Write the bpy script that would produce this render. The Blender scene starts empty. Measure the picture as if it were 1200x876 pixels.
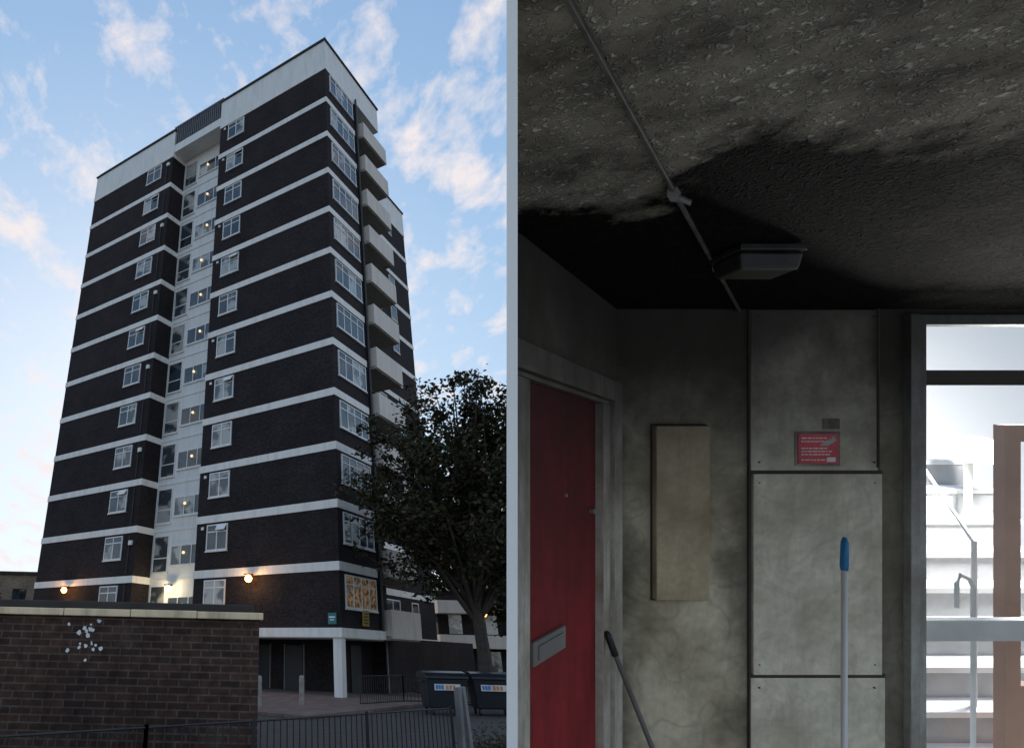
import bpy, math, random
from mathutils import Matrix, Vector
random.seed(7)
scn=bpy.context.scene
scn.view_settings.view_transform='Standard'
scn.view_settings.look='None'
scn.view_settings.exposure=0

# ------------------------------------------------------------ materials
def nmat(name):
    m=bpy.data.materials.new(name); m.use_nodes=True
    nt=m.node_tree; b=nt.nodes['Principled BSDF']
    return m,nt,b
def N(nt,t,**k):
    n=nt.nodes.new(t)
    for a,v in k.items(): setattr(n,a,v)
    return n
def ramp(nt,stops):
    r=N(nt,'ShaderNodeValToRGB'); e=r.color_ramp.elements
    while len(e)<len(stops): e.new(0.5)
    for i,(p,c) in enumerate(stops):
        e[i].position=p; e[i].color=(c[0],c[1],c[2],1) if not isinstance(c,(int,float)) else (c,c,c,1)
    return r
def noise(nt,vec,scale,detail=4,rough=.55):
    n=N(nt,'ShaderNodeTexNoise'); n.inputs['Scale'].default_value=scale
    n.inputs['Detail'].default_value=detail; n.inputs['Roughness'].default_value=rough
    nt.links.new(vec,n.inputs['Vector']); return n
def mixc(nt,f,a,b,mode='MIX'):
    m=N(nt,'ShaderNodeMix',data_type='RGBA',blend_type=mode)
    for s,v in ((0,f),(6,a),(7,b)):
        if hasattr(v,'node'): nt.links.new(v,m.inputs[s])
        elif s==0: m.inputs[0].default_value=v
        else: m.inputs[s].default_value=(v[0],v[1],v[2],1)
    return m.outputs[2]
def mth(nt,op,a,b=0.0,clamp=False):
    m=N(nt,'ShaderNodeMath',operation=op); m.use_clamp=clamp
    for i,v in enumerate((a,b)):
        if hasattr(v,'node'): nt.links.new(v,m.inputs[i])
        else: m.inputs[i].default_value=v
    return m.outputs[0]
def vmth(nt,op,a,b):
    m=N(nt,'ShaderNodeVectorMath',operation=op)
    for i,v in enumerate((a,b)):
        if hasattr(v,'node'): nt.links.new(v,m.inputs[i])
        else: m.inputs[i].default_value=v
    return m.outputs[0]
def bump(nt,b,h,s=.3,d=.01):
    n=N(nt,'ShaderNodeBump'); n.inputs['Strength'].default_value=s; n.inputs['Distance'].default_value=d
    nt.links.new(h,n.inputs['Height']); nt.links.new(n.outputs[0],b.inputs['Normal'])

def simple(name,col,rough=.6,var=.25,scale=3.0,metal=0,bmp=0):
    m,nt,b=nmat(name); tc=N(nt,'ShaderNodeTexCoord')
    n=noise(nt,tc.outputs['Object'],scale)
    d=tuple(c*(1-var) for c in col); l=tuple(min(1,c*(1+var*.6)) for c in col)
    r=ramp(nt,[(.3,d),(.7,l)]); nt.links.new(n.outputs[0],r.inputs[0])
    nt.links.new(r.outputs[0],b.inputs['Base Color'])
    b.inputs['Roughness'].default_value=rough; b.inputs['Metallic'].default_value=metal
    if bmp: bump(nt,b,n.outputs[0],bmp)
    return m
def brick(name,c1,c2,mortar,bw=.225,rh=.075,ms=.008,stain=.4,efflo=0):
    m,nt,b=nmat(name); tc=N(nt,'ShaderNodeTexCoord')
    br=N(nt,'ShaderNodeTexBrick'); nt.links.new(tc.outputs['UV'],br.inputs['Vector'])
    for k,v in (('Scale',1),('Brick Width',bw),('Row Height',rh),('Mortar Size',ms),('Mortar Smooth',.2),('Bias',0)):
        br.inputs[k].default_value=v
    br.inputs['Color1'].default_value=(*c1,1); br.inputs['Color2'].default_value=(*c2,1); br.inputs['Mortar'].default_value=(*mortar,1)
    n=noise(nt,tc.outputs['Object'],.5,4,.65); r=ramp(nt,[(.3,1-stain),(.7,1.0+stain*.5)])
    nt.links.new(n.outputs[0],r.inputs[0])
    c=mixc(nt,1.0,br.outputs['Color'],r.outputs[0],'MULTIPLY')
    n2=noise(nt,tc.outputs['UV'],7,2,.6); r2=ramp(nt,[(.3,.65),(.7,1.35)]); nt.links.new(n2.outputs[0],r2.inputs[0])
    c=mixc(nt,1.0,c,r2.outputs[0],'MULTIPLY')
    if efflo:
        n3=noise(nt,tc.outputs['Object'],1.1,5,.7); r3=ramp(nt,[(.6,0.),(.75,efflo)]); nt.links.new(n3.outputs[0],r3.inputs[0])
        c=mixc(nt,r3.outputs[0],c,(.22,.18,.15))
    nt.links.new(c,b.inputs['Base Color']); b.inputs['Roughness'].default_value=.85; b.inputs['Specular IOR Level'].default_value=.25
    return m
def painted(name,col,dirt=(.25,.22,.18),amt=.5,rough=.6):
    m,nt,b=nmat(name); tc=N(nt,'ShaderNodeTexCoord')
    mp=N(nt,'ShaderNodeMapping'); mp.inputs['Scale'].default_value=(2.2,2.2,.35); nt.links.new(tc.outputs['Object'],mp.inputs[0])
    n=noise(nt,mp.outputs[0],1.3,5,.7); r=ramp(nt,[(.45,0.),(.8,amt)]); nt.links.new(n.outputs[0],r.inputs[0])
    c=mixc(nt,r.outputs[0],col,dirt); nt.links.new(c,b.inputs['Base Color']); b.inputs['Roughness'].default_value=rough
    return m
def emis(name,col,s):
    m,nt,b=nmat(name); b.inputs['Emission Color'].default_value=(*col,1); b.inputs['Emission Strength'].default_value=s
    b.inputs['Base Color'].default_value=(*col,1); m.cycles.emission_sampling='NONE'; return m
def glass(name,col,rough=.06,curtain=None):
    m,nt,b=nmat(name); tc=N(nt,'ShaderNodeTexCoord')
    n=noise(nt,tc.outputs['Object'],.9,2)
    lo=col; hi=curtain or tuple(c*2 for c in col)
    r=ramp(nt,[(.46,lo),(.56,hi)]); nt.links.new(n.outputs[0],r.inputs[0]); nt.links.new(r.outputs[0],b.inputs['Base Color'])
    b.inputs['Roughness'].default_value=rough; b.inputs['Specular IOR Level'].default_value=.8; b.inputs['IOR'].default_value=1.55
    return m
M={}
M['brick']=brick('tower_dark_brick',(.030,.021,.022),(.015,.012,.013),(.042,.035,.035),stain=.4)
M['wallbrick']=brick('yard_brick',(.078,.042,.030),(.042,.026,.021),(.11,.083,.066),rh=.09,bw=.27,ms=.010,stain=.45,efflo=.3)
M['white']=painted('white_band_paint',(.86,.82,.76),amt=.35)
M['panel']=painted('white_panel',(.82,.80,.76),(.4,.39,.37),.4)
M['balc']=painted('balcony_panel_paint',(.68,.60,.52),(.33,.28,.23),.5)
M['frame']=simple('upvc_frame',(.78,.77,.75),.4,.08)
M['post']=simple('white_gloss_board',(.95,.93,.90),.4,.02)
M['glass']=glass('window_glass',(.02,.026,.032))
M['glassc']=glass('window_glass_net_curtain',(.05,.06,.065),.08,(.42,.41,.38))
def litw():
    m,nt,b=nmat('warm_curtain_glass'); tc=N(nt,'ShaderNodeTexCoord'); n=noise(nt,tc.outputs['Object'],6,3); r=ramp(nt,[(.42,(.03,.02,.013)),(.62,(.17,.105,.05))]); nt.links.new(n.outputs[0],r.inputs[0])
    nt.links.new(r.outputs[0],b.inputs['Base Color']); nt.links.new(r.outputs[0],b.inputs['Emission Color']); b.inputs['Emission Strength'].default_value=.7; b.inputs['Roughness'].default_value=.1; m.cycles.emission_sampling='NONE'; return m
M['glassw']=litw()
M['louv']=simple('grey_louvre',(.14,.15,.16),.6)
M['dark']=simple('dark_metal',(.02,.02,.022),.5)
M['roof']=simple('roof_felt',(.045,.04,.035),.9)
M['coping']=painted('stone_coping',(.85,.66,.42),(.14,.11,.08),.8,.9)
M['lampo']=emis('amber_lamp',(1,.42,.10),14)
M['lampw']=emis('warm_lamp',(1,.78,.42),8)
M['lamps']=emis('landing_lamp',(1,.72,.4),1.2)
M['yellow']=simple('yellow_sign',(.42,.24,.03),.5)
M['teal']=simple('teal_sign',(.03,.2,.2),.5)
M['grey']=simple('galvanised',(.22,.21,.20),.6)
M['concrete']=simple('concrete',(.32,.29,.25),.9,.3,6,bmp=.2)
M['pale']=simple('pale_concrete',(.58,.53,.45),.9,.15,4,bmp=.1)

# ------------------------------------------------------------ mesh builder
import bmesh
class MB:
    def __init__(s,fn=None): s.v=[];s.f=[];s.loc=[];s.fn=fn or (lambda x,y,z:(x,y,z))
    def vert(s,x,y,z): s.loc.append((x,y,z)); s.v.append(tuple(s.fn(x,y,z))); return len(s.v)-1
    def box(s,x0,x1,y0,y1,z0,z1):
        i=[s.vert(x,y,z) for z in (z0,z1) for y in (y0,y1) for x in (x0,x1)]
        for q in ((0,2,3,1),(4,5,7,6),(0,1,5,4),(2,6,7,3),(0,4,6,2),(1,3,7,5)): s.f.append([i[k] for k in q])
    def poly(s,pts): s.f.append([s.vert(*p) for p in pts])
    def prism(s,pts,dz):
        n=len(pts); a=[s.vert(*p) for p in pts]; b=[s.vert(p[0],p[1],p[2]+dz) for p in pts]
        s.f.append(a[::-1]); s.f.append(b)
        for i in range(n): s.f.append([a[i],a[(i+1)%n],b[(i+1)%n],b[i]])
    def frust(s,lo,hi):
        i=[s.vert(*p) for p in lo]+[s.vert(*p) for p in hi]
        for q in ((0,1,2,3),(4,5,6,7),(0,1,5,4),(1,2,6,5),(2,3,7,6),(3,0,4,7)): s.f.append([i[k] for k in q])
    def tube(s,pts,rad,seg=8):
        rings=[]
        for i,p in enumerate(pts):
            p=Vector(p); q=Vector(pts[min(i+1,len(pts)-1)]); o=Vector(pts[max(i-1,0)])
            d=(q-o).normalized(); t=Vector((0,0,1)) if abs(d.z)<.9 else Vector((1,0,0))
            u=d.cross(t).normalized(); w=d.cross(u)
            r=rad[i] if isinstance(rad,(list,tuple)) else rad
            rings.append([s.vert(*(p+u*r*math.cos(a)+w*r*math.sin(a))) for a in [2*math.pi*k/seg for k in range(seg)]])
        for i in range(len(rings)-1):
            for k in range(seg):
                s.f.append([rings[i][k],rings[i][(k+1)%seg],rings[i+1][(k+1)%seg],rings[i+1][k]])
        s.f.append(rings[0][::-1]); s.f.append(rings[-1])
    def sphere(s,c,r,seg=12,sz=1):
        rows=[]
        for i in range(1,seg//2):
            th=math.pi*i/(seg//2)
            rows.append([s.vert(c[0]+r*math.sin(th)*math.cos(2*math.pi*k/seg),c[1]+r*math.sin(th)*math.sin(2*math.pi*k/seg),c[2]+r*sz*math.cos(th)) for k in range(seg)])
        t=s.vert(c[0],c[1],c[2]+r*sz); b=s.vert(c[0],c[1],c[2]-r*sz)
        for k in range(seg):
            s.f.append([t,rows[0][k],rows[0][(k+1)%seg]]); s.f.append([b,rows[-1][(k+1)%seg],rows[-1][k]])
            for i in range(len(rows)-1): s.f.append([rows[i][k],rows[i+1][k],rows[i+1][(k+1)%seg],rows[i][(k+1)%seg]])
    def make(s,name,mat,parent=None,bevel=0,smooth=False):
        me=bpy.data.meshes.new(name); me.from_pydata(s.v,[],s.f); me.update()
        uv=me.uv_layers.new(name='UVMap')
        for p in me.polygons:
            L=[Vector(s.loc[v]) for v in p.vertices]
            n=(L[1]-L[0]).cross(L[2]-L[0]); ax=max(range(3),key=lambda k:abs(n[k]))
            for li,co in zip(p.loop_indices,L):
                uv.data[li].uv=(co.y,co.z) if ax==0 else ((co.x,co.z) if ax==1 else (co.x,co.y))
        bm=bmesh.new(); bm.from_mesh(me); bmesh.ops.recalc_face_normals(bm,faces=bm.faces); bm.to_mesh(me); bm.free()
        if smooth:
            for p in me.polygons: p.use_smooth=True
        me.materials.append(mat)
        o=bpy.data.objects.new(name,me); scn.collection.objects.link(o)
        if parent: o.parent=parent
        if bevel:
            b=o.modifiers.new('b','BEVEL'); b.width=bevel; b.segments=2
        return o
def empty(name):
    e=bpy.data.objects.new(name,None); scn.collection.objects.link(e); return e
def point(name,loc,col,e,parent,r=.1):
    l=bpy.data.lights.new(name,'POINT'); l.color=col; l.energy=e; l.shadow_soft_size=r
    o=bpy.data.objects.new(name,l); o.location=loc; scn.collection.objects.link(o); o.parent=parent

# ------------------------------------------------------------ camera
CH=1.7
Mc=Matrix.Translation((0,0,CH))@Matrix.Rotation(math.radians(90+23.6),4,'X')@Matrix.Rotation(math.radians(1.38),4,'Z')
cam=bpy.data.cameras.new('camera'); co=bpy.data.objects.new('camera',cam); scn.collection.objects.link(co)
co.matrix_world=Mc; cam.sensor_width=36; cam.lens=22.35; cam.shift_x=.248; cam.clip_start=.02; cam.clip_end=3000
scn.camera=co

# ------------------------------------------------------------ tower
ang=math.radians(142.2)
A=Vector((math.cos(ang),math.sin(ang),0)); B=Vector((math.cos(ang-math.pi/2),math.sin(ang-math.pi/2),0))
C=Vector((3.71,28.56,0))
def T(a,b,z): return C+A*a+B*b+Vector((0,0,z))
tower=empty('apartment_tower')
H=2.72; Z0=2.5; NS=12; ZT=Z0+NS*H
blocks=[(0,8.5,0,3.8),(1.3,8.5,3.0,7.0),(3.7,21.9,1.4,18.9),(13.1,22,0,19)]
m=MB(T)
for a0,a1,b0,b1 in blocks: m.box(a0,a1,b0,b1,Z0,ZT)
m.make('brick_walls',M['brick'],tower)
m=MB(T)
for k in range(0,NS+1):
    z=Z0+H*k; e=.035
    for j,(a0,a1,b0,b1) in enumerate(blocks):
        m.box(a0-e-.001*j,a1+e+.001*j,b0-e-.001*j,b1+e+.001*j,z-.19+.002*j,z+.19-.002*j)
m.box(-.12,22.1,-.12,7.2,Z0-.16,Z0+.21)
m.make('white_floor_bands',M['white'],tower)
m=MB(T)
for j,(a0,a1,b0,b1) in enumerate(blocks+[(.0,1.5,3.7,7.0)]): m.box(a0-.02-.001*j,a1+.02+.001*j,b0-.02-.001*j,b1+.02+.001*j,ZT+.18,37.4-.01*j)
m.box(8.4,13.2,.05,3,ZT+.25,36.1)
m.make('parapet',M['panel'],tower)
m=MB(T)
for j,(a0,a1,b0,b1) in enumerate(blocks+[(.0,1.5,3.7,7.0)]): m.box(a0-.1-.001*j,a1+.1,b0-.1-.001*j,b1+.1,37.4,37.55-.004*j)
for a in [x*1.5 for x in range(0,15)]: m.box(a,a+.04,.1,.14,37.5,37.86)
m.box(0,22,.1,.13,37.83,37.86)
m.make('roof_edge',M['roof'],tower)
m=MB(T)
m.box(8.5,13.1,.12,3.2,36.1,37.75)
for i in range(24):
    a=8.52+i*.19; m.box(a,a+.07,.02,.12,36.12,37.72)
m.box(8.4,13.2,-.0,.14,37.7,37.85)
m.make('rooftop_louvres',M['louv'],tower)

fr=MB(T); gl=MB(T); gc=MB(T); gw=MB(T)
def win(face,base,s0,s1,z0,z1,n,g,trans=None,fw=.06,opn=False):
    def bx(mb,a,b,o0,o1,c,d):
        if face=='L': mb.box(a,b,base-o1,base-o0,c,d)
        else: mb.box(base-o1,base-o0,a,b,c,d)
    bx(fr,s0-.03,s1+.03,0,.09,z0-.07,z0-.004)
    bx(fr,s0,s1,0,.06,z1-fw,z1); bx(fr,s0,s1,0,.06,z0,z0+fw)
    w=(s1-s0)/n
    for i in range(n+1):
        c=s0+w*i; h=fw/2 if 0<i<n else fw
        a=c if i==0 else c-h; b=c if i==n else c+h
        bx(fr,a,b,0,.058,z0+fw,z1-fw)
    if trans: bx(fr,s0+fw,s1-fw,0,.055,trans-fw/2,trans+fw/2)
    for i in range(n):
        gg=random.choice(g); bx(gg,s0+w*i+fw*.4,s0+w*(i+1)-fw*.4,0,.03+random.random()*.003,z0+fw*.8,z1-fw*.8)
    if opn:
        x0=s0+fw; x1=s0+w-fw*.5; zt=z1-.04; zb=(trans or z0+.4)+.05
        if face=='L':
            fr.frust([(x0,base-.24,zb),(x1,base-.24,zb),(x1,base-.21,zb-.01),(x0,base-.21,zb-.01)],[(x0,base-.08,zt),(x1,base-.08,zt),(x1,base-.06,zt),(x0,base-.06,zt)])
panel=MB(T)
panel.box(8.4,13.1,1.3,1.42,Z0+.2,ZT+.3)
G=[gl,gl,gc]
for k in range(NS):
    z=Z0+H*k
    win('L',0,6.38,7.76,z+1.12,z+2.42,2,[gl,gc],z+2.05,opn=(k%3==1))
    win('L',0,14.2,15.7,z+1.12,z+2.42,2,[gl,gc],z+2.05,opn=(k%4==2))
    win('L',1.3,11.75,12.95,z+.42,z+2.45,1,[gc,gc,gl],z+1.2)
    win('L',1.3,9.2,11.55,z+.75,z+1.85,3,[gl,gl,gc])
    panel.box(8.4,13.1,1.26,1.31,z-.05,z+.06)
    win('R',0,.45,3.3,z+1.02,z+2.40,4,[gw] if k==0 else [gl,gl,gc],z+2.0)
    win('R',3.7,15.2,16.2,z+1.1,z+2.3,1,G)
    win('R',3.7,11.5,13.5,z+1.1,z+2.3,2,G)
    win('R',1.3,4.6,6.2,z+.3,z+2.3,2,G)
fr.make('window_frames',M['frame'],tower); gl.make('window_glass',M['glass'],tower); gc.make('window_glass_curtained',M['glassc'],tower); gw.make('lit_window',M['glassw'],tower)
panel.make('stairwell_cladding',M['panel'],tower)
lm=MB()
for k in range(NS):
    c=T(10.35+.15*(k%3),1.18,Z0+H*k+1.4); lm.sphere(c,.085)
lm.make('landing_lamps',M['lamps'],tower,smooth=True)
m=MB(T)
for k in range(NS):
    z=Z0+H*k
    m.box(-.42,-.36,3.95,7.15,z-.1,z+1.15); m.box(-.36,1.3,7.09,7.15,z-.1,z+1.15); m.box(-.36,1.3,3.95,4.0,z-.1,z+1.13)
m.make('balcony_panels',M['balc'],tower)
m=MB(T)
for k in range(NS):
    z=Z0+H*k; m.box(-.34,1.4,3.9,7.05,z-.17,z+.02)
m.make('balcony_slabs',M['concrete'],tower)
m=MB(T)
m.tube([(-.12,3.62,2.7),(-.12,3.62,35.4)],.07); m.box(-.05,.05,3.5,3.8,2.8,35)
for k in range(NS): m.tube([(13.6,-.05,Z0+H*k+.3),(13.6,-.05,Z0+H*k+2.4)],.03)
m.make('downpipes',M['dark'],tower)
m=MB(T)
for k in range(NS):
    z=Z0+H*k
    if k%2: m.box(13.35,13.6,-.12,0,z+1.85,z+2.1)
    if k%3: m.box(8.0,8.15,-.06,0,z+2.2,z+2.35)
m.make('flue_vents',M['panel'],tower)
m=MB(T)
m.box(2.0,22,3.2,18.8,0,Z0); m.box(8.5,22,.6,3.4,0,Z0); m.box(1.2,2.3,6.5,18.5,0,Z0)
m.make('ground_floor_brick',M['brick'],tower)
m=MB(T); m.box(-.02,.38,-.02,.34,0,Z0-.16)
m.make('corner_columns',M['white'],tower,bevel=.02)
m=MB(T); m.box(4,5.0,3.12,3.2,0,2.05); m.box(6,7,3.12,3.2,0,2.05); m.box(1.94,2.0,4.2,5.2,0,2.1)
m.make('ground_floor_doors',M['dark'],tower)
m=MB(T)
for a in (5.02,3.9,5.9,7.02): m.box(a,a+.05,3.1,3.2,0,2.1)
m.tube([(1.1,6.3,0),(1.1,6.3,2.4)],.05)
m.make('door_frames',M['grey'],tower)
m=MB(T); m.box(-.1,-.04,1.8,2.35,2.85,3.5); m.make('yellow_notice_board',M['yellow'],tower)
m=MB(T)
for z in (2.95,3.08,3.21,3.34): m.box(-.107,-.1,1.88,2.27,z,z+.05)
m.make('notice_lettering',M['dark'],tower)
m=MB(T); m.box(.15,.55,-.1,-.04,2.85,3.3); m.make('block_name_sign',M['teal'],tower)
m=MB(T); m.box(.2,.5,-.106,-.1,3.1,3.16);m.box(.25,.45,-.106,-.1,3.0,3.04); m.make('block_name_lettering',M['frame'],tower)
for nm,a,b,z,mt,col in (('wall_lamp',18.55,-.35,4.8,'lampo',(1,.45,.12)),('wall_lamp',4.7,-.35,4.85,'lampo',(1,.6,.25)),('wall_lamp',11.3,1.0,4.75,'lampw',(1,.8,.45))):
    e=empty(nm); s=MB(); s.sphere(T(a,b,z),.17); s.make('bulb_globe',M[mt],e,smooth=True)
    s=MB(T); s.box(a-.04,a+.04,b,b+.35,z+.15,z+.2); s.box(a-.16,a+.16,b-.16,b+.16,z+.16,z+.22); s.make('lamp_bracket',M['dark'],e)
    point('bulb_light',T(a,b-.25,z),col,60,e)

# ------------------------------------------------------------ ground
def groundmat(name,c1,c2,sc,brickish=False):
    m,nt,b=nmat(name); tc=N(nt,'ShaderNodeTexCoord')
    n=noise(nt,tc.outputs['Object'],sc,6,.65); r=ramp(nt,[(.3,c1),(.7,c2)]); nt.links.new(n.outputs[0],r.inputs[0]); c=r.outputs[0]
    if brickish:
        br=N(nt,'ShaderNodeTexBrick'); nt.links.new(tc.outputs['UV'],br.inputs['Vector'])
        for k,v in (('Scale',1),('Brick Width',.6),('Row Height',.6),('Mortar Size',.012)): br.inputs[k].default_value=v
        br.inputs['Color1'].default_value=(1,1,1,1); br.inputs['Color2'].default_value=(.8,.78,.76,1); br.inputs['Mortar'].default_value=(.3,.3,.3,1)
        c=mixc(nt,1.0,c,br.outputs[0],'MULTIPLY')
    nt.links.new(c,b.inputs['Base Color']); b.inputs['Roughness'].default_value=.9; bump(nt,b,n.outputs[0],.3)
    return m
g=MB(); g.poly([(-900,-900,0),(900,-900,0),(900,900,0),(-900,900,0)]); g.make('ground',groundmat('asphalt',(.04,.035,.032),(.08,.07,.062),2.5))
g=MB(); g.poly([(-6,-12,.006),(12,-12,.006),(12,6,.006),(-6,6,.006)]); g.make('bounce_slab',M['pale'])  # unseen pale slab, added to bounce daylight up into the lobby
g=MB(T); g.prism([(-3.5,-8,.0),(22,-8,.0),(22,3.3,.0),(-3.5,3.3,.0)],.1); g.make('pavement',groundmat('paving_slabs',(.15,.105,.09),(.24,.175,.15),1.5,True))
g=MB(); g.box(8.5,60,26,47,-.1,.05); g.make('grass_verge',groundmat('grass',(.03,.045,.015),(.06,.075,.03),3))

# ------------------------------------------------------------ foreground brick wall
w=empty('brick_boundary_wall')
m=MB(); m.box(-9,.10,9.3,9.6,0,2.10); m.box(-.20,.10,9.6,14,0,2.10); m.make('wall_brickwork',M['wallbrick'],w)
m=MB()
for i in range(10):
    x0=-8.89+i*.905; m.box(x0,x0+.895,9.22,9.68,2.10,2.19+.003*(i%3))
m.make('coping_stones',M['coping'],w,bevel=.01)
m=MB(); m.box(-9,.02,9.42,13.9,2.195,2.30); m.make('felt_roof',M['roof'],w,bevel=.02)
m=MB()
random.seed(3)
for i in range(22):
    x=-2.20+random.gauss(0,.14); z=1.82+random.gauss(0,.14); r=.008+random.random()*.022
    if z>2.04: z=1.95
    n=9; pts=[]
    for k in range(n):
        a=6.283*k/n; q=r*random.uniform(.7,1.25); pts.append((x+q*math.cos(a),9.297-.0004*i,z+q*math.sin(a)))
    m.poly(pts)
m.make('paint_splats',M['frame'],w)

# ------------------------------------------------------------ railings
def railing(name,pts,h,sp=.11,r=.008):
    e=empty(name); m=MB()
    for (x0,y0),(x1,y1) in zip(pts,pts[1:]):
        L=math.hypot(x1-x0,y1-y0); n=int(L/sp)
        for zz in (h,.12): m.tube([(x0,y0,zz),(x1,y1,zz)],r*1.6,6)
        for i in range(n+1):
            t=i/n; m.tube([(x0+(x1-x0)*t,y0+(y1-y0)*t,.1),(x0+(x1-x0)*t,y0+(y1-y0)*t,h)],r,5)
        for i in range(int(L/2)+1):
            t=i/max(1,int(L/2)); x=x0+(x1-x0)*t; y=y0+(y1-y0)*t; m.box(x-.02,x+.02,y-.02,y+.02,0,h+.03)
    m.make('railing_bars',M['dark'],e)
railing('metal_railing',[(-2.6,6.3),(-1.08,7.6),(.05,8.57),(3.2,11.4)],.95)
railing('metal_railing',[(3.9,25.2),(5.9,27.3),(10,27.5)],1.0,.14,.012)
for x,y,l in ((3.35,11.5,.02),(3.55,11.7,-.05)):
    m=MB(); m.tube([(x,y,0),(x+l,y,1.25)],[.07,.065],4); m.make('timber_post',M['grey'],bevel=.01)
for px,py in ((.28,23.0),(1.75,24.2)):
    e=empty('bollard'); m=MB(); m.tube([(px,py,0.09),(px,py,.95),(px,py,1.0)],[.09,.085,.06],14); m.make('bollard_post',M['concrete'],e,smooth=False)
    m=MB(); m.tube([(px,py,.8),(px,py,.86)],.093,14); m.make('bollard_band',M['concrete'],e)

# ------------------------------------------------------------ communal bins
M['binp']=simple('bin_plastic',(.015,.018,.024),.35); M['label']=simple('white_label',(.7,.7,.68),.5); M['lblue']=simple('blue_print',(.05,.2,.5),.5); M['lor']=simple('orange_print',(.7,.25,.05),.5)
def bin_(x,y,rot):
    e=empty('communal_waste_bin'); R=Matrix.Translation((x,y,0))@Matrix.Rotation(rot,4,'Z')
    f=lambda a,b,c:R@Vector((a,b,c))
    m=MB(f)
    m.frust([(-.58,-.42,.2),(.58,-.42,.2),(.58,.42,.2),(-.58,.42,.2)],[(-.66,-.5,1.05),(.66,-.5,1.05),(.66,.5,1.05),(-.66,.5,1.05)])
    m.make('bin_body',M['binp'],e,bevel=.04)
    m=MB(f); prof=[(-.56,1.05),(-.56,1.12),(-.35,1.22),(0,1.27),(.35,1.25),(.54,1.15),(.54,1.05)]
    a=[m.vert(-.7,p,q) for p,q in prof]; b=[m.vert(.7,p,q) for p,q in prof]
    m.f.append(a); m.f.append(b[::-1])
    for k in range(len(prof)): m.f.append([a[k],a[(k+1)%7],b[(k+1)%7],b[k]])
    m.make('bin_lid',M['binp'],e,bevel=.015)
    m=MB(f)
    for sx in (-.48,.48):
        for sy in (-.34,.34): m.tube([(sx-.03,sy,.1),(sx+.03,sy,.1)],.1,14)
    m.tube([(-.72,-.3,.95),(-.72,.3,.95)],.02); m.tube([(.72,-.3,.95),(.72,.3,.95)],.02)
    m.make('bin_wheels',M['dark'],e)
    m=MB(f); m.box(-.42,.42,-.516,-.49,.72,.9); m.make('bin_label',M['label'],e)
    m=MB(f)
    for q in (-.38,-.29,-.2): m.box(q,q+.07,-.522,-.515,.75,.87)
    m.make('bin_label_blue',M['lblue'],e)
    m=MB(f)
    for q in (-.05,.06,.17): m.box(q,q+.08,-.522,-.515,.75,.87)
    m.make('bin_label_orange',M['lor'],e)
bin_(6.25,23.0,.05); bin_(7.85,23.1,-.08); bin_(9.3,23.6,.1)

# ------------------------------------------------------------ low-rise blocks
lb=empty('low_rise_block')
m=MB(); m.box(14.2,40,52,62,0,6.4); m.make('block_brick',M['brick'],lb)
m=MB()
for z in (2.3,4.7): m.box(13.9,40.3,50.6,62.1,z,z+.9)
m.box(14.1,40.1,51.9,62.1,6.4,6.8)
m.make('walkway_parapets',M['balc'],lb)
m=MB()
for i in range(9):
    for z in (.3,3.3): m.box(15+i*2.7,16+i*2.7,51.9,52,z,z+1.8)
m.make('block_windows',M['glassc'],lb)
lb=empty('distant_house'); M['tanb']=brick('tan_brick',(.34,.24,.15),(.28,.2,.13),(.3,.28,.25))
m=MB(); m.box(-42,-22,70,80,0,8.6); m.make('house_walls',M['tanb'],lb)
m=MB(); m.box(-42.3,-21.7,69.7,80.3,8.6,8.9); m.make('house_roof',M['roof'],lb)
m=MB()
for i in range(6): m.box(-40+i*3,-38.6+i*3,69.93,70,5.8,7.2)
m.make('house_windows',M['glass'],lb)
sl=empty('street_lamp'); x,y=13.7,40
m=MB(); m.tube([(x,y,0),(x,y,3.8)],[.08,.05]); m.tube([(x,y,3.8),(x,y,3.9)],[.12,.16],12); m.tube([(x,y,4.18),(x,y,4.3)],[.22,.05],12); m.make('lamp_post',M['dark'],sl)
m=MB(); m.sphere((x,y,4.04),.16); m.make('lamp_globe',M['lampo'],sl); point('street_bulb',(x,y-.4,4.0),(1,.5,.15),40,sl)

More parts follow.
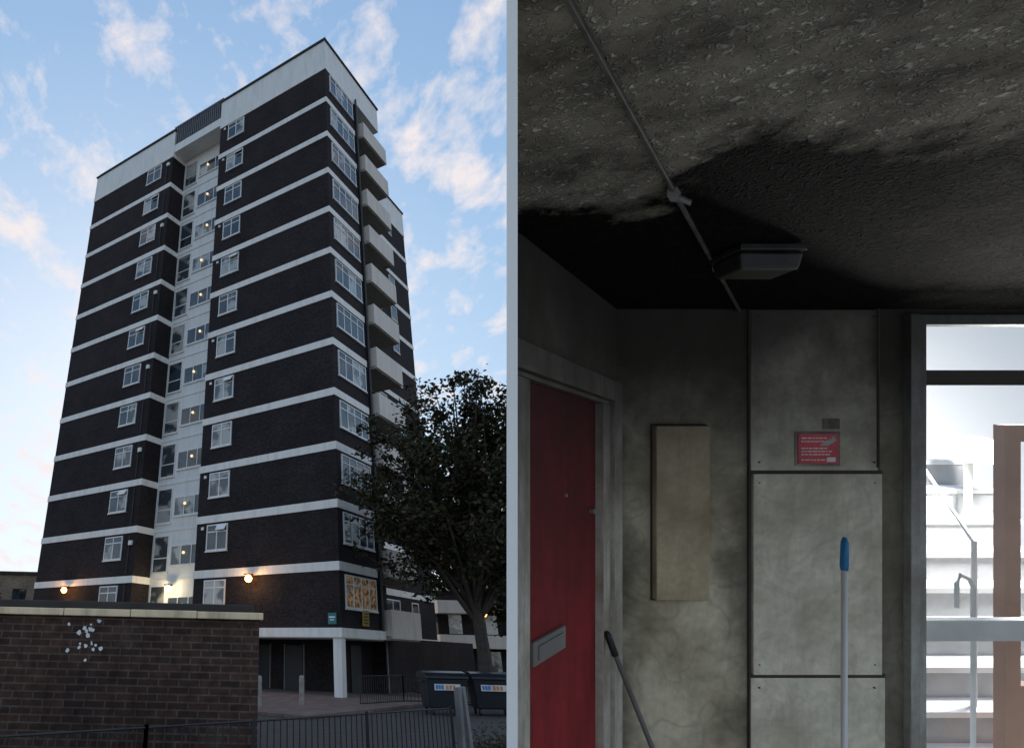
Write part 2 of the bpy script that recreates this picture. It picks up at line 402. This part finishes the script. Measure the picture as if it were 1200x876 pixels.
# ------------------------------------------------------------ trees
def leafmat(name,cols):
    m,nt,b=nmat(name); g=N(nt,'ShaderNodeNewGeometry')
    r=ramp(nt,cols); nt.links.new(g.outputs['Random Per Island'],r.inputs[0]); nt.links.new(r.outputs[0],b.inputs['Base Color'])
    b.inputs['Roughness'].default_value=.6; b.inputs['Specular IOR Level'].default_value=.25; return m
M['leaf']=leafmat('dark_leaves',[(0,(.016,.022,.009)),(.5,(.034,.038,.014)),(.85,(.05,.038,.016)),(1,(.10,.05,.02))])
M['bark']=simple('bark',(.06,.045,.035),.9,.4,8,bmp=.5)
def tree(name,x,y,h,trunkh,rx,rz,cz,nb,nl,ls,seed):
    rnd=random.Random(seed); e=empty(name); m=MB(); tips=[]
    tp=[(x,y,0),(x+.06,y,trunkh*.5),(x-.05,y,trunkh),(x-.15,y+.1,cz),(x-.1,y,h*.93)]
    m.tube(tp,[.34,.25,.21,.13,.02],9)
    for i in range(nb):
        z0=trunkh*.8+(h*.85-trunkh*.8)*rnd.random()
        th=rnd.random()*6.283; ph=rnd.uniform(-.75,1.2)
        rr=rnd.uniform(.7,1.08)
        ex=x+math.cos(th)*math.cos(ph)*rx*rr; ey=y+math.sin(th)*math.cos(ph)*rx*rr; ez=cz+math.sin(ph)*rz*rr
        z0=min(z0,ez-.2)
        st=(x-.08,y+.03,max(trunkh*.8,z0-(.35*rx)))
        mid=((st[0]+ex)/2+rnd.gauss(0,.2),(st[1]+ey)/2+rnd.gauss(0,.2),(st[2]+ez)/2+.25)
        m.tube([st,mid,(ex,ey,ez)],[.09,.05,.012],5)
        for f in (.4,.6,.8,.95):
            tips.append((st[0]+(ex-st[0])*f,st[1]+(ey-st[1])*f,st[2]+(ez-st[2])*f+.12,.22+.32*rnd.random()))
            q=tips[-1]; t2=(q[0]+rnd.gauss(0,.5),q[1]+rnd.gauss(0,.5),q[2]+rnd.gauss(0,.4)); m.tube([q[:3],t2],[.02,.006],4); tips.append((*t2,.18+.28*rnd.random()))
    m.make('trunk_and_limbs',M['bark'],e)
    V=[];F=[]
    for i in range(nl):
        c=rnd.choice(tips); s=c[3]*1.1
        p=Vector((c[0]+rnd.gauss(0,s*.62),c[1]+rnd.gauss(0,s*.62),c[2]+rnd.gauss(0,s*.5)))
        u=Vector((rnd.gauss(0,1),rnd.gauss(0,1),rnd.gauss(0,.6))).normalized(); v=u.cross(Vector((rnd.gauss(0,1),rnd.gauss(0,1),rnd.gauss(0,1)))).normalized()
        k=ls*rnd.uniform(.6,1.3); b=len(V)
        V+= [p-u*k, p+v*k*.55, p+u*k, p-v*k*.55]; F.append((b,b+1,b+2,b+3))
    me=bpy.data.meshes.new('foliage'); me.from_pydata([tuple(q) for q in V],[],F); me.materials.append(M['leaf'])
    o=bpy.data.objects.new('foliage',me); scn.collection.objects.link(o); o.parent=e
tree('broadleaf_tree',8.75,26.2,12.8,3.6,4.7,4.6,8.2,115,40000,.11,5)
tree('broadleaf_tree',16.5,36,10,3,4.2,3.6,6.0,50,11000,.14,9)
tree('broadleaf_tree',-27,60,9.5,2.5,4,3,5.5,40,6000,.2,11)
tree('broadleaf_tree',-33,58,9,2.5,4,3,5.5,40,6000,.2,12)
rnd=random.Random(4); V=[];F=[]
for i in range(2500):
    p=Vector((4.4+rnd.gauss(0,.35),12.6+rnd.gauss(0,.35),abs(rnd.gauss(0,.22)))); u=Vector((rnd.gauss(0,1),rnd.gauss(0,1),rnd.gauss(0,1))).normalized(); v=u.orthogonal().normalized(); b=len(V)
    V+=[p-u*.04,p+v*.02,p+u*.04,p-v*.02]; F.append((b,b+1,b+2,b+3))
me=bpy.data.meshes.new('low_shrub'); me.from_pydata([tuple(q) for q in V],[],F); me.materials.append(M['leaf']); o=bpy.data.objects.new('low_shrub',me); scn.collection.objects.link(o)

# ------------------------------------------------------------ fire-damaged lobby
# lobby coordinates: u along back wall, d out from back wall, v height relative to ceiling corner (metres)
Ml=Mc.copy()
def RL(u,d,v): return Ml@Vector((1.4094+u,.255+v,-(2.5-d)))
def LW(t,n,v):
    t=min(t,.808+2.008*n)   # the side wall dies into the divider board
    return RL(-.903*t+.742*n, t+.67*n, .164*t+v)
FL=-2.35
def sootwall(name,base,streak=.5,grad=(-.75,-.02),dark=(.018,.016,.013),amt=.95,cornerx=None,wob=.7,stain=.6,smear=.0):
    m,nt,b=nmat(name); tc=N(nt,'ShaderNodeTexCoord'); sx=N(nt,'ShaderNodeSeparateXYZ'); nt.links.new(tc.outputs['UV'],sx.inputs[0])
    n=noise(nt,tc.outputs['UV'],2.6,6,.62); nf=noise(nt,tc.outputs['UV'],26,4,.7)
    off=mth(nt,'MULTIPLY',mth(nt,'SUBTRACT',n.outputs[0],.5),wob)
    v=mth(nt,'ADD',sx.outputs[1],off)
    g=N(nt,'ShaderNodeMapRange'); g.inputs[1].default_value=grad[0]; g.inputs[2].default_value=grad[1]; g.interpolation_type='SMOOTHSTEP'
    nt.links.new(v,g.inputs[0]); fac=mth(nt,'MULTIPLY',g.outputs[0],amt)
    if cornerx:
        u=mth(nt,'ADD',sx.outputs[0],mth(nt,'MULTIPLY',off,.6))
        for cc in cornerx:
            g2=N(nt,'ShaderNodeMapRange'); g2.inputs[1].default_value=cc[0]; g2.inputs[2].default_value=cc[1]; g2.inputs[3].default_value=cc[2]; g2.inputs[4].default_value=cc[3]
            nt.links.new(u,g2.inputs[0]); fac=mth(nt,'MAXIMUM',fac,g2.outputs[0])
    mp=N(nt,'ShaderNodeMapping'); mp.inputs['Scale'].default_value=(9,1.6,1); nt.links.new(tc.outputs['UV'],mp.inputs[0])
    ns=noise(nt,mp.outputs[0],1.2,6,.7); rs=ramp(nt,[(.45,0.),(.78,streak)]); nt.links.new(ns.outputs[0],rs.inputs[0])
    r=ramp(nt,[(.25,tuple(c*.8 for c in base)),(.75,tuple(min(.95,c*1.12) for c in base))]); nt.links.new(nf.outputs[0],r.inputs[0])
    c=mixc(nt,rs.outputs[0],r.outputs[0],tuple(c*.35 for c in base))
    n4=noise(nt,tc.outputs['UV'],3.2,4,.6); r4=ramp(nt,[(.42,0.),(.7,stain)]); nt.links.new(n4.outputs[0],r4.inputs[0])
    c=mixc(nt,r4.outputs[0],c,tuple(x*y for x,y in zip(base,(.34,.31,.24))))
    if smear:   # curved wipe marks
        n5=noise(nt,tc.outputs['UV'],5,1,.4); n5.inputs['Distortion'].default_value=1.2
        l=mth(nt,'ABSOLUTE',mth(nt,'SUBTRACT',n5.outputs[0],.5)); r5=ramp(nt,[(.0,smear),(.05,0.)]); nt.links.new(l,r5.inputs[0])
        c=mixc(nt,r5.outputs[0],c,tuple(x*.3 for x in base))
    c=mixc(nt,fac,c,dark); nt.links.new(c,b.inputs['Base Color']); b.inputs['Roughness'].default_value=.7; b.inputs['Specular IOR Level'].default_value=.25
    bump(nt,b,nf.outputs[0],.15,.004); return m
M['lw']=sootwall('sooty_plaster',(.74,.66,.50),grad=(-1.2,-.08),cornerx=[(-.02,.16,.85,0.),(.37,.52,0.,.7),(.95,1.15,0.,.4)],dark=(.024,.020,.015),amt=.97,stain=.75,smear=.3)
M['lp']=sootwall('sooty_board',(.86,.79,.65),grad=(-1.0,.08),amt=.94,streak=.45,dark=(.028,.024,.018),smear=.15,wob=.9)
M['lh']=sootwall('sooty_hatch_board',(.60,.50,.34),grad=(-1.05,0.0),amt=.88,streak=.4,dark=(.045,.036,.024))
M['lf']=sootwall('sooty_white_gloss',(.62,.57,.50),streak=1.0,grad=(-1.1,-.15),amt=.9,dark=(.035,.031,.024),stain=.8)
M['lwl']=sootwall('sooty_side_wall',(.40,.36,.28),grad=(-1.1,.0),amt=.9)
M['black']=simple('soot_black',(.012,.011,.010),.9)
M['gap']=simple('dark_joint_brown',(.06,.052,.04),.9)  # even dark brown for joints, cable, screws, hatch edge and transom
def ceilmat():
    m,nt,b=nmat('burnt_artex_ceiling'); tc=N(nt,'ShaderNodeTexCoord'); sx=N(nt,'ShaderNodeSeparateXYZ'); nt.links.new(tc.outputs['UV'],sx.inputs[0])
    wz=noise(nt,tc.outputs['UV'],24,2,.6)
    wv=N(nt,'ShaderNodeVectorMath',operation='MULTIPLY_ADD'); nt.links.new(wz.outputs['Color'],wv.inputs[0]); wv.inputs[1].default_value=(.07,.07,.07); nt.links.new(tc.outputs['UV'],wv.inputs[2])
    vo=N(nt,'ShaderNodeTexVoronoi'); vo.feature='F1'; vo.inputs['Scale'].default_value=44; nt.links.new(wv.outputs[0],vo.inputs['Vector'])
    ring=mth(nt,'ABSOLUTE',mth(nt,'SUBTRACT',vo.outputs['Distance'],.42)); rr=ramp(nt,[(0,1.),(.13,0.)]); nt.links.new(ring,rr.inputs[0])
    nf=noise(nt,tc.outputs['UV'],70,3,.7)
    base=mixc(nt,rr.outputs[0],(.27,.235,.18),(.92,.85,.70))
    nm=noise(nt,tc.outputs['UV'],5,6,.7); rm=ramp(nt,[(.36,.35),(.60,1.0)]); nt.links.new(nm.outputs[0],rm.inputs[0]); base=mixc(nt,1.0,base,rm.outputs[0],'MULTIPLY')
    n=noise(nt,tc.outputs['UV'],4.0,7,.65); off=mth(nt,'MULTIPLY',mth(nt,'SUBTRACT',n.outputs[0],.5),.7)
    d=mth(nt,'ADD',sx.outputs[1],off)
    u2=mth(nt,'ADD',sx.outputs[0],mth(nt,'MULTIPLY',sx.outputs[1],.903))
    bx=N(nt,'ShaderNodeMapRange'); bx.inputs[1].default_value=.35; bx.inputs[2].default_value=.65; bx.inputs[3].default_value=-.10; bx.inputs[4].default_value=.22; nt.links.new(u2,bx.inputs[0])
    d=mth(nt,'SUBTRACT',d,bx.outputs[0])
    g=N(nt,'ShaderNodeMapRange'); g.inputs[1].default_value=.98; g.inputs[2].default_value=1.08; nt.links.new(d,g.inputs[0])
    g2=N(nt,'ShaderNodeMapRange'); g2.inputs[1].default_value=1.05; g2.inputs[2].default_value=1.35; g2.inputs[4].default_value=.22
    nt.links.new(mth(nt,'ADD',u2,off),g2.inputs[0])
    fac=mth(nt,'MAXIMUM',g.outputs[0],g2.outputs[0])
    c=mixc(nt,fac,(.009,.0075,.0065),base); nt.links.new(c,b.inputs['Base Color']); b.inputs['Roughness'].default_value=.9; b.inputs['Specular IOR Level'].default_value=.06
    h=mth(nt,'ADD',rr.outputs[0],mth(nt,'MULTIPLY',nf.outputs[0],.5)); bump(nt,b,h,1.0,.012); return m
M['ceil']=ceilmat()
lob=empty('burnt_lobby')
def xpart(dep): return .4*dep-1.4094
m=MB(RL)
pl=[(xpart(1.686),.814,.164*.814),(-.02,0,0),(0,-.12,-.02),(2.0,-.12,-.02),(2.0,1.78,.292),(xpart(.72),1.78,.292)]
m.prism(pl,.04); m.make('ceiling',M['ceil'],lob)
m=MB(RL)
m.box(-.04,1.128,-.12,0,FL,0.03); m.box(1.128,2.0,-.12,0,-.035,.03); m.box(1.92,2.0,-.12,0,FL,-.035)
m.make('back_wall',M['lw'],lob)
m=MB(RL)
m.box(.520,1.018,0,.012,-.632,-.004); m.box(.527,1.030,0,.016,-1.43,-.645); m.box(.52,1.045,0,.012,FL,-1.443)
m.make('service_riser_boards',M['lp'],lob,bevel=.002)
m=MB(RL)
m.box(.514,.522,0,.009,FL,-.004); m.box(1.016,1.024,0,.009,-.64,-.004);m.box(1.028,1.034,0,.009,-1.43,-.64); m.box(.514,1.036,0,.010,-.645,-.632); m.box(.514,1.047,0,.0105,-1.443,-1.43)
m.make('board_joints',M['gap'],lob)
m=MB(RL); m.tube([(1.005,.025,.0),(1.005,.025,-.62)],.005,6); m.make('surface_cable',M['gap'],lob)
m=MB(RL)
for u in (.55,1.0):
    for v in (-.03,-.6,-.68,-1.39,-1.48): m.tube([(u,.010,v),(u,.0175,v)],.003,8)
m.make('board_screws',M['gap'],lob)
m=MB(RL); m.box(.138,.346,0,.032,-1.134,-.456); m.make('wall_hatch',M['lh'],lob,bevel=.004)
m=MB(RL); m.box(.133,.351,0,.006,-1.142,-.451); m.make('wall_hatch_surround',M['gap'],lob)
m=MB(LW)
m.box(-.0,.0401,-.02,0,FL,.02); m.box(.0401,1.,-.02,0,-.292,.02); m.make('side_wall',M['lwl'],lob)
def PB(s,w,v): return Ml@Vector((.4*s+w*.928, .255+v, -(s-w*.371)))
mp_=MB(lambda x,y,z:PB(y,x,z)); mp_.box(-.006,.0055,.715,1.70,-2.2,.8); mp_.make('white_divider_board',M['post'],lob)  # stands for the white divider between the two views, built as a board
m=MB(RL); m.box(-.75,2.0,-.12,1.75,FL-.08,FL); m.make('floor',M['pale'],lob)
m=MB(RL); m.box(2.0,2.06,-.12,1.75,FL,-1.3); m.box(2.0,2.06,1.68,1.75,-1.3,.28); m.make('right_wall_cut_low',M['lp'],lob)  # unseen right wall, cut low to let more daylight into the lobby
rd=empty('red_front_door')
M['red']=sootwall('sooty_red_paint',(.33,.020,.028),grad=(-1.5,-.15),amt=.90,streak=.7,dark=(.020,.007,.006))
m=MB(LW); m.box(.2,1.,-.02,-.008,FL,-.39); m.make('door_leaf',M['red'],rd)
m=MB(LW); m.box(.13,.198,-.02,.02,FL,-.392); m.box(.045,.128,-.02,.035,FL,-.30); m.box(.13,1.,-.02,.034,-.375,-.30); m.box(.13,1.,-.02,.016,-.391,-.376); m.box(.752,1.,-.018,.018,FL,-.392)
m.make('door_frame',M['lf'],rd,bevel=.003)
m=MB(LW); m.box(.485,.70,-.008,.004,-1.20,-1.13); m.make('letter_plate',M['grey'],rd,bevel=.003)
m=MB(LW); m.box(.51,.675,.004,.008,-1.185,-1.145); m.make('letter_flap',M['grey'],rd)
m=MB(LW); m.tube([(.25,-.01,-.78),(.25,.008,-.78)],.010,12); m.tube([(.46,-.01,-.72),(.46,-.002,-.72)],.006,8); m.make('door_lock',M['grey'],rd)
ws=empty('warning_sign'); M['rs']=simple('sign_red',(.60,.06,.08),.3,.3,9)
m=MB(RL); m.box(.690,.866,.012,.015,-.614,-.480); m.make('sign_backing',M['lf'],ws)
m=MB(RL); m.box(.700,.857,.015,.018,-.605,-.489); m.make('sign_face',M['rs'],ws)
m=MB(RL)
random.seed(8)
for v in (-.505,-.518,-.545,-.557,-.569,-.590):
    u=.712
    while u<.80+.04*random.random():
        l=.006+.014*random.random(); m.box(u,u+l,.018,.0190,v-.0022,v+.0022); u+=l+.004
m.box(.812,.845,.018,.0191,-.598,-.58); m.prism([(.785,.0182,-.535),(.84,.0182,-.500),(.848,.0182,-.515),(.815,.0182,-.535)],.003)
m.make('sign_lettering',M['label'],ws)
M['resid']=simple('adhesive_residue',(.16,.13,.09),.9,.5,30)
m=MB(RL); m.box(.80,.865,.0125,.0145,-.47,-.43); m.make('sticker_residue',M['resid'],ws)
cl=empty('bulkhead_ceiling_light')
M['burntp']=simple('scorched_plastic',(.028,.025,.020),.3,.7,14)
def CL(u,d,v): return RL(u,d,v+.164*d)
cu=.045
m=MB(CL); m.box(cu-.095,cu+.095,.58,.71,-.022,-.002); m.make('light_base',M['burntp'],cl,bevel=.004)
m=MB(CL)
m.frust([(cu+x*.092,.645+y*.06,-.022) for x,y in ((-1,-1),(1,-1),(1,1),(-1,1))],[(cu+x*.084,.645+y*.052,-.072) for x,y in ((-1,-1),(1,-1),(1,1),(-1,1))])
m.make('light_diffuser',M['burntp'],cl,bevel=.010)
cd=empty('ceiling_conduit'); M['cond']=simple('sooty_conduit',(.085,.075,.06),.5,.7,12)
def CW(t,s,v): return RL(-.903*t+s,t,.164*t+v)
m=MB(lambda x,y,z:CW(y,x,z)); m.box(.478,.490,.0,1.77,-.012,-.001); m.make('conduit_trunking',M['cond'],cd,bevel=.002)
m=MB(lambda x,y,z:CW(y,x,z)); m.box(.472,.496,1.02,1.05,-.022,-.001); m.tube([(.495,1.03,-.018),(.52,1.02,-.025)],.007,6); m.box(.474,.494,.5,.52,-.016,-.001); m.make('conduit_saddle',M['grey'],cd)
mh=empty('mop_handle'); M['pole']=simple('white_pole',(.82,.81,.80),.35,.1); M['blue']=simple('blue_grip',(.02,.20,.45),.4,.1)
m=MB(RL); m.tube([(.481,.45,FL),(.785,.12,-.98)],.0095,12); m.make('pole',M['pole'],mh,smooth=True)
m=MB(RL); m.tube([(.783,.122,-.99),(.787,.118,-.97),(.806,.10,-.89),(.809,.095,-.872)],[.011,.0135,.0125,.006],12); m.make('grip',M['blue'],mh,smooth=True)
m=MB(RL); m.box(.38,.58,.42,.5,FL,FL+.03)
for i in range(14): m.tube([(.40+i*.013,.46,FL+.03),(.37+i*.018,.52,FL+.0)],.006,5)
m.make('mop_head',M['label'],mh)
br=empty('broom')
m=MB(RL); m.tube([(.188,.524,FL),(-.135,.227,-1.25)],.0085,10); m.make('broom_stick',M['grey'],br,smooth=True)
m=MB(RL); m.tube([(-.133,.229,-1.26),(-.152,.213,-1.19),(-.155,.21,-1.18)],[.012,.012,.006],10); m.make('broom_grip',M['dark'],br,smooth=True)
m=MB(RL); m.box(.05,.32,.48,.56,FL,FL+.08); m.make('broom_head',M['dark'],br)
gd=empty('glazed_door'); M['fr2']=sootwall('sooty_grey_frame',(.50,.49,.46),streak=.85,grad=(-1.2,.2),amt=.85)
M['fr3']=simple('pale_door_paint',(.75,.75,.72),.5,.25)
m=MB(RL)
m.box(1.129,1.165,-.1,.03,FL,-.02); m.box(1.167,1.205,-.1,.015,FL,-.022); m.box(1.166,1.918,-.1,.02,-.062,-.023)
m.make('door_frame_jamb',M['fr2'],gd,bevel=.003)
m=MB(RL); m.box(1.206,1.88,-.09,-.02,-.300,-.240); m.make('transom',M['gap'],gd,bevel=.003)
m=MB(RL); m.box(1.206,1.232,-.07,-.03,FL,-.301); m.make('door_stile',M['fr2'],gd)
m=MB(RL); m.box(1.233,1.88,-.07,-.03,-1.319,-1.235); m.make('door_mid_rail',M['fr3'],gd,bevel=.004)
m=MB(RL); m.box(1.239,1.88,-.07,-.03,FL,-2.1);m.box(1.881,1.918,-.1,.02,FL,-.063); m.make('door_bottom_rail',M['fr3'],gd)
gm,nt,b=nmat('door_glass'); nt.nodes.remove(b); t=N(nt,'ShaderNodeBsdfTransparent'); gg=N(nt,'ShaderNodeBsdfGlossy'); gg.inputs['Roughness'].default_value=.05; mx=N(nt,'ShaderNodeMixShader'); mx.inputs[0].default_value=.04
t.inputs[0].default_value=(.98,.99,.99,1)
nt.links.new(t.outputs[0],mx.inputs[1]); nt.links.new(gg.outputs[0],mx.inputs[2]); nt.links.new(mx.outputs[0],nt.nodes['Material Output'].inputs[0])
m=MB(RL); m.poly([(1.236,-.05,-2.1),(1.88,-.05,-2.1),(1.88,-.05,-.3),(1.236,-.05,-.3)]); m.poly([(1.204,-.05,-.24),(1.88,-.05,-.24),(1.88,-.05,-.06),(1.204,-.05,-.06)]); m.make('glazing',gm,gd)
# staircase beyond the door
st=empty('outdoor_staircase'); M['bw']=simple('backdrop_white',(.95,.94,.93),.8,.01); M['tread']=simple('stair_concrete',(.9,.9,.89),.8,.05); M['riser']=simple('stair_riser',(.42,.43,.44),.8,.15,8)
tr=MB(RL); ri=MB(RL)
for i in range(9):
    d=-.7-.14*i; v=-2.2+.17*i
    tr.box(1.9,3.45,d-.17,d,v-.03,v); ri.box(1.91,3.44,d-.15,d-.015,v-.17,v-.031)
tr.make('treads',M['tread'],st); ri.make('risers',M['riser'],st)
p0=RL(2.2,-2.1,-2.0)
m=MB(); m.box(p0.x-.2,p0.x+5.5,p0.y,p0.y+.1,0,p0.z+4.2); m.make('daylight_backdrop',M['bw'],st)  # added white surface standing in for overexposed daylight beyond the door
m=MB(RL); m.box(1.0,4.5,-.75,-.13,-2.45,-2.37); m.make('landing',M['tread'],st)
m=MB(RL); m.tube([(2.10,-.62,-2.3),(2.10,-.62,-1.30),(2.08,-.62,-1.26),(2.04,-.62,-1.24),(2.02,-.62,-1.28),(2.02,-.62,-1.40)],.010,8)
m.tube([(2.42,-.9,-2.1),(2.42,-.9,-1.15),(2.62,-1.4,-.75),(2.62,-1.4,-1.5)],.012,8)
m.make('handrail',M['fr3'],st)
sw=empty('stairwell_fill_lamp'); M['lampday']=emis('white_lamp',(1,.97,.92),6)  # lamp added to brighten the stairwell; globe guessed from a white glow
m=MB(); lc=RL(3.17,-1.45,-.74); m.sphere(lc,.08); m.make('lamp_globe',M['lampday'],sw,smooth=True)
m=MB(RL); m.tube([(3.17,-1.52,-.74),(3.17,-1.60,-.74)],.09,12); m.tube([(3.17,-1.60,-.70),(3.17,-1.60,-1.6)],.02,8); m.make('lamp_mount',M['fr3'],sw)
point('fill_bulb',RL(3.05,-1.15,-.45),(1,.97,.92),150,sw,.12)  # added fill for wall and stairs, set off from the globe
od=empty('open_outer_door'); M['brown']=simple('varnished_timber',(.42,.25,.18),.5,.2)
m=MB(RL); m.box(2.175,2.25,-.6,-.55,-2.3,-.5); m.box(2.25,2.8,-.6,-.55,-2.3,-1.75); m.box(2.25,2.8,-.6,-.55,-.58,-.5); m.box(2.72,2.8,-.6,-.55,-1.75,-.58); m.make('outer_door_frame',M['brown'],od)

# ------------------------------------------------------------ world and sun
W=bpy.data.worlds.new('World'); scn.world=W; W.use_nodes=True; nt=W.node_tree; bg=nt.nodes['Background']
sky=N(nt,'ShaderNodeTexSky'); sky.sky_type='NISHITA'; sky.sun_disc=False; sky.sun_elevation=math.radians(20); sky.sun_rotation=math.radians(-10); sky.air_density=1.0; sky.dust_density=.4; sky.ozone_density=1.5
tc=N(nt,'ShaderNodeTexCoord'); sx=N(nt,'ShaderNodeSeparateXYZ'); nt.links.new(tc.outputs['Generated'],sx.inputs[0])
zz=mth(nt,'ADD',mth(nt,'MAXIMUM',sx.outputs[2],0.0),.22)
cb=N(nt,'ShaderNodeCombineXYZ'); nt.links.new(mth(nt,'DIVIDE',sx.outputs[0],zz),cb.inputs[0]); nt.links.new(mth(nt,'DIVIDE',sx.outputs[1],zz),cb.inputs[1])
# highlight roll-off of the bright horizon glow
x=vmth(nt,'MULTIPLY',sky.outputs[0],(2.3,2.9,3.8))
den=vmth(nt,'ADD',vmth(nt,'MULTIPLY',x,(.135,.125,.115)),(1,1,1))
skc=vmth(nt,'DIVIDE',x,den)
mp=N(nt,'ShaderNodeMapping'); mp.inputs['Rotation'].default_value=(0,0,.5); mp.inputs['Scale'].default_value=(2.4,1.6,1); nt.links.new(cb.outputs[0],mp.inputs[0])
n=noise(nt,mp.outputs[0],5.0,9,.6); n.inputs['Distortion'].default_value=.25
nb=noise(nt,cb.outputs[0],1.3,2,.5)
cv=mth(nt,'ADD',n.outputs[0],mth(nt,'MULTIPLY',mth(nt,'SUBTRACT',nb.outputs[0],.5),.5))
r=ramp(nt,[(.48,0.),(.68,.88)]); nt.links.new(cv,r.inputs[0])
c=mixc(nt,r.outputs[0],skc,(6.4,5.8,5.7)); nt.links.new(c,bg.inputs[0]); bg.inputs[1].default_value=.15
sd=bpy.data.lights.new('sun','SUN'); sd.energy=2; sd.angle=math.radians(.5); sd.color=(1,.85,.7); so=bpy.data.objects.new('sun',sd); scn.collection.objects.link(so)
el=math.radians(20); dirs=Vector((-math.sin(math.radians(10))*math.cos(el),math.cos(math.radians(10))*math.cos(el),math.sin(el)))
so.rotation_euler=dirs.to_track_quat('Z','Y').to_euler()
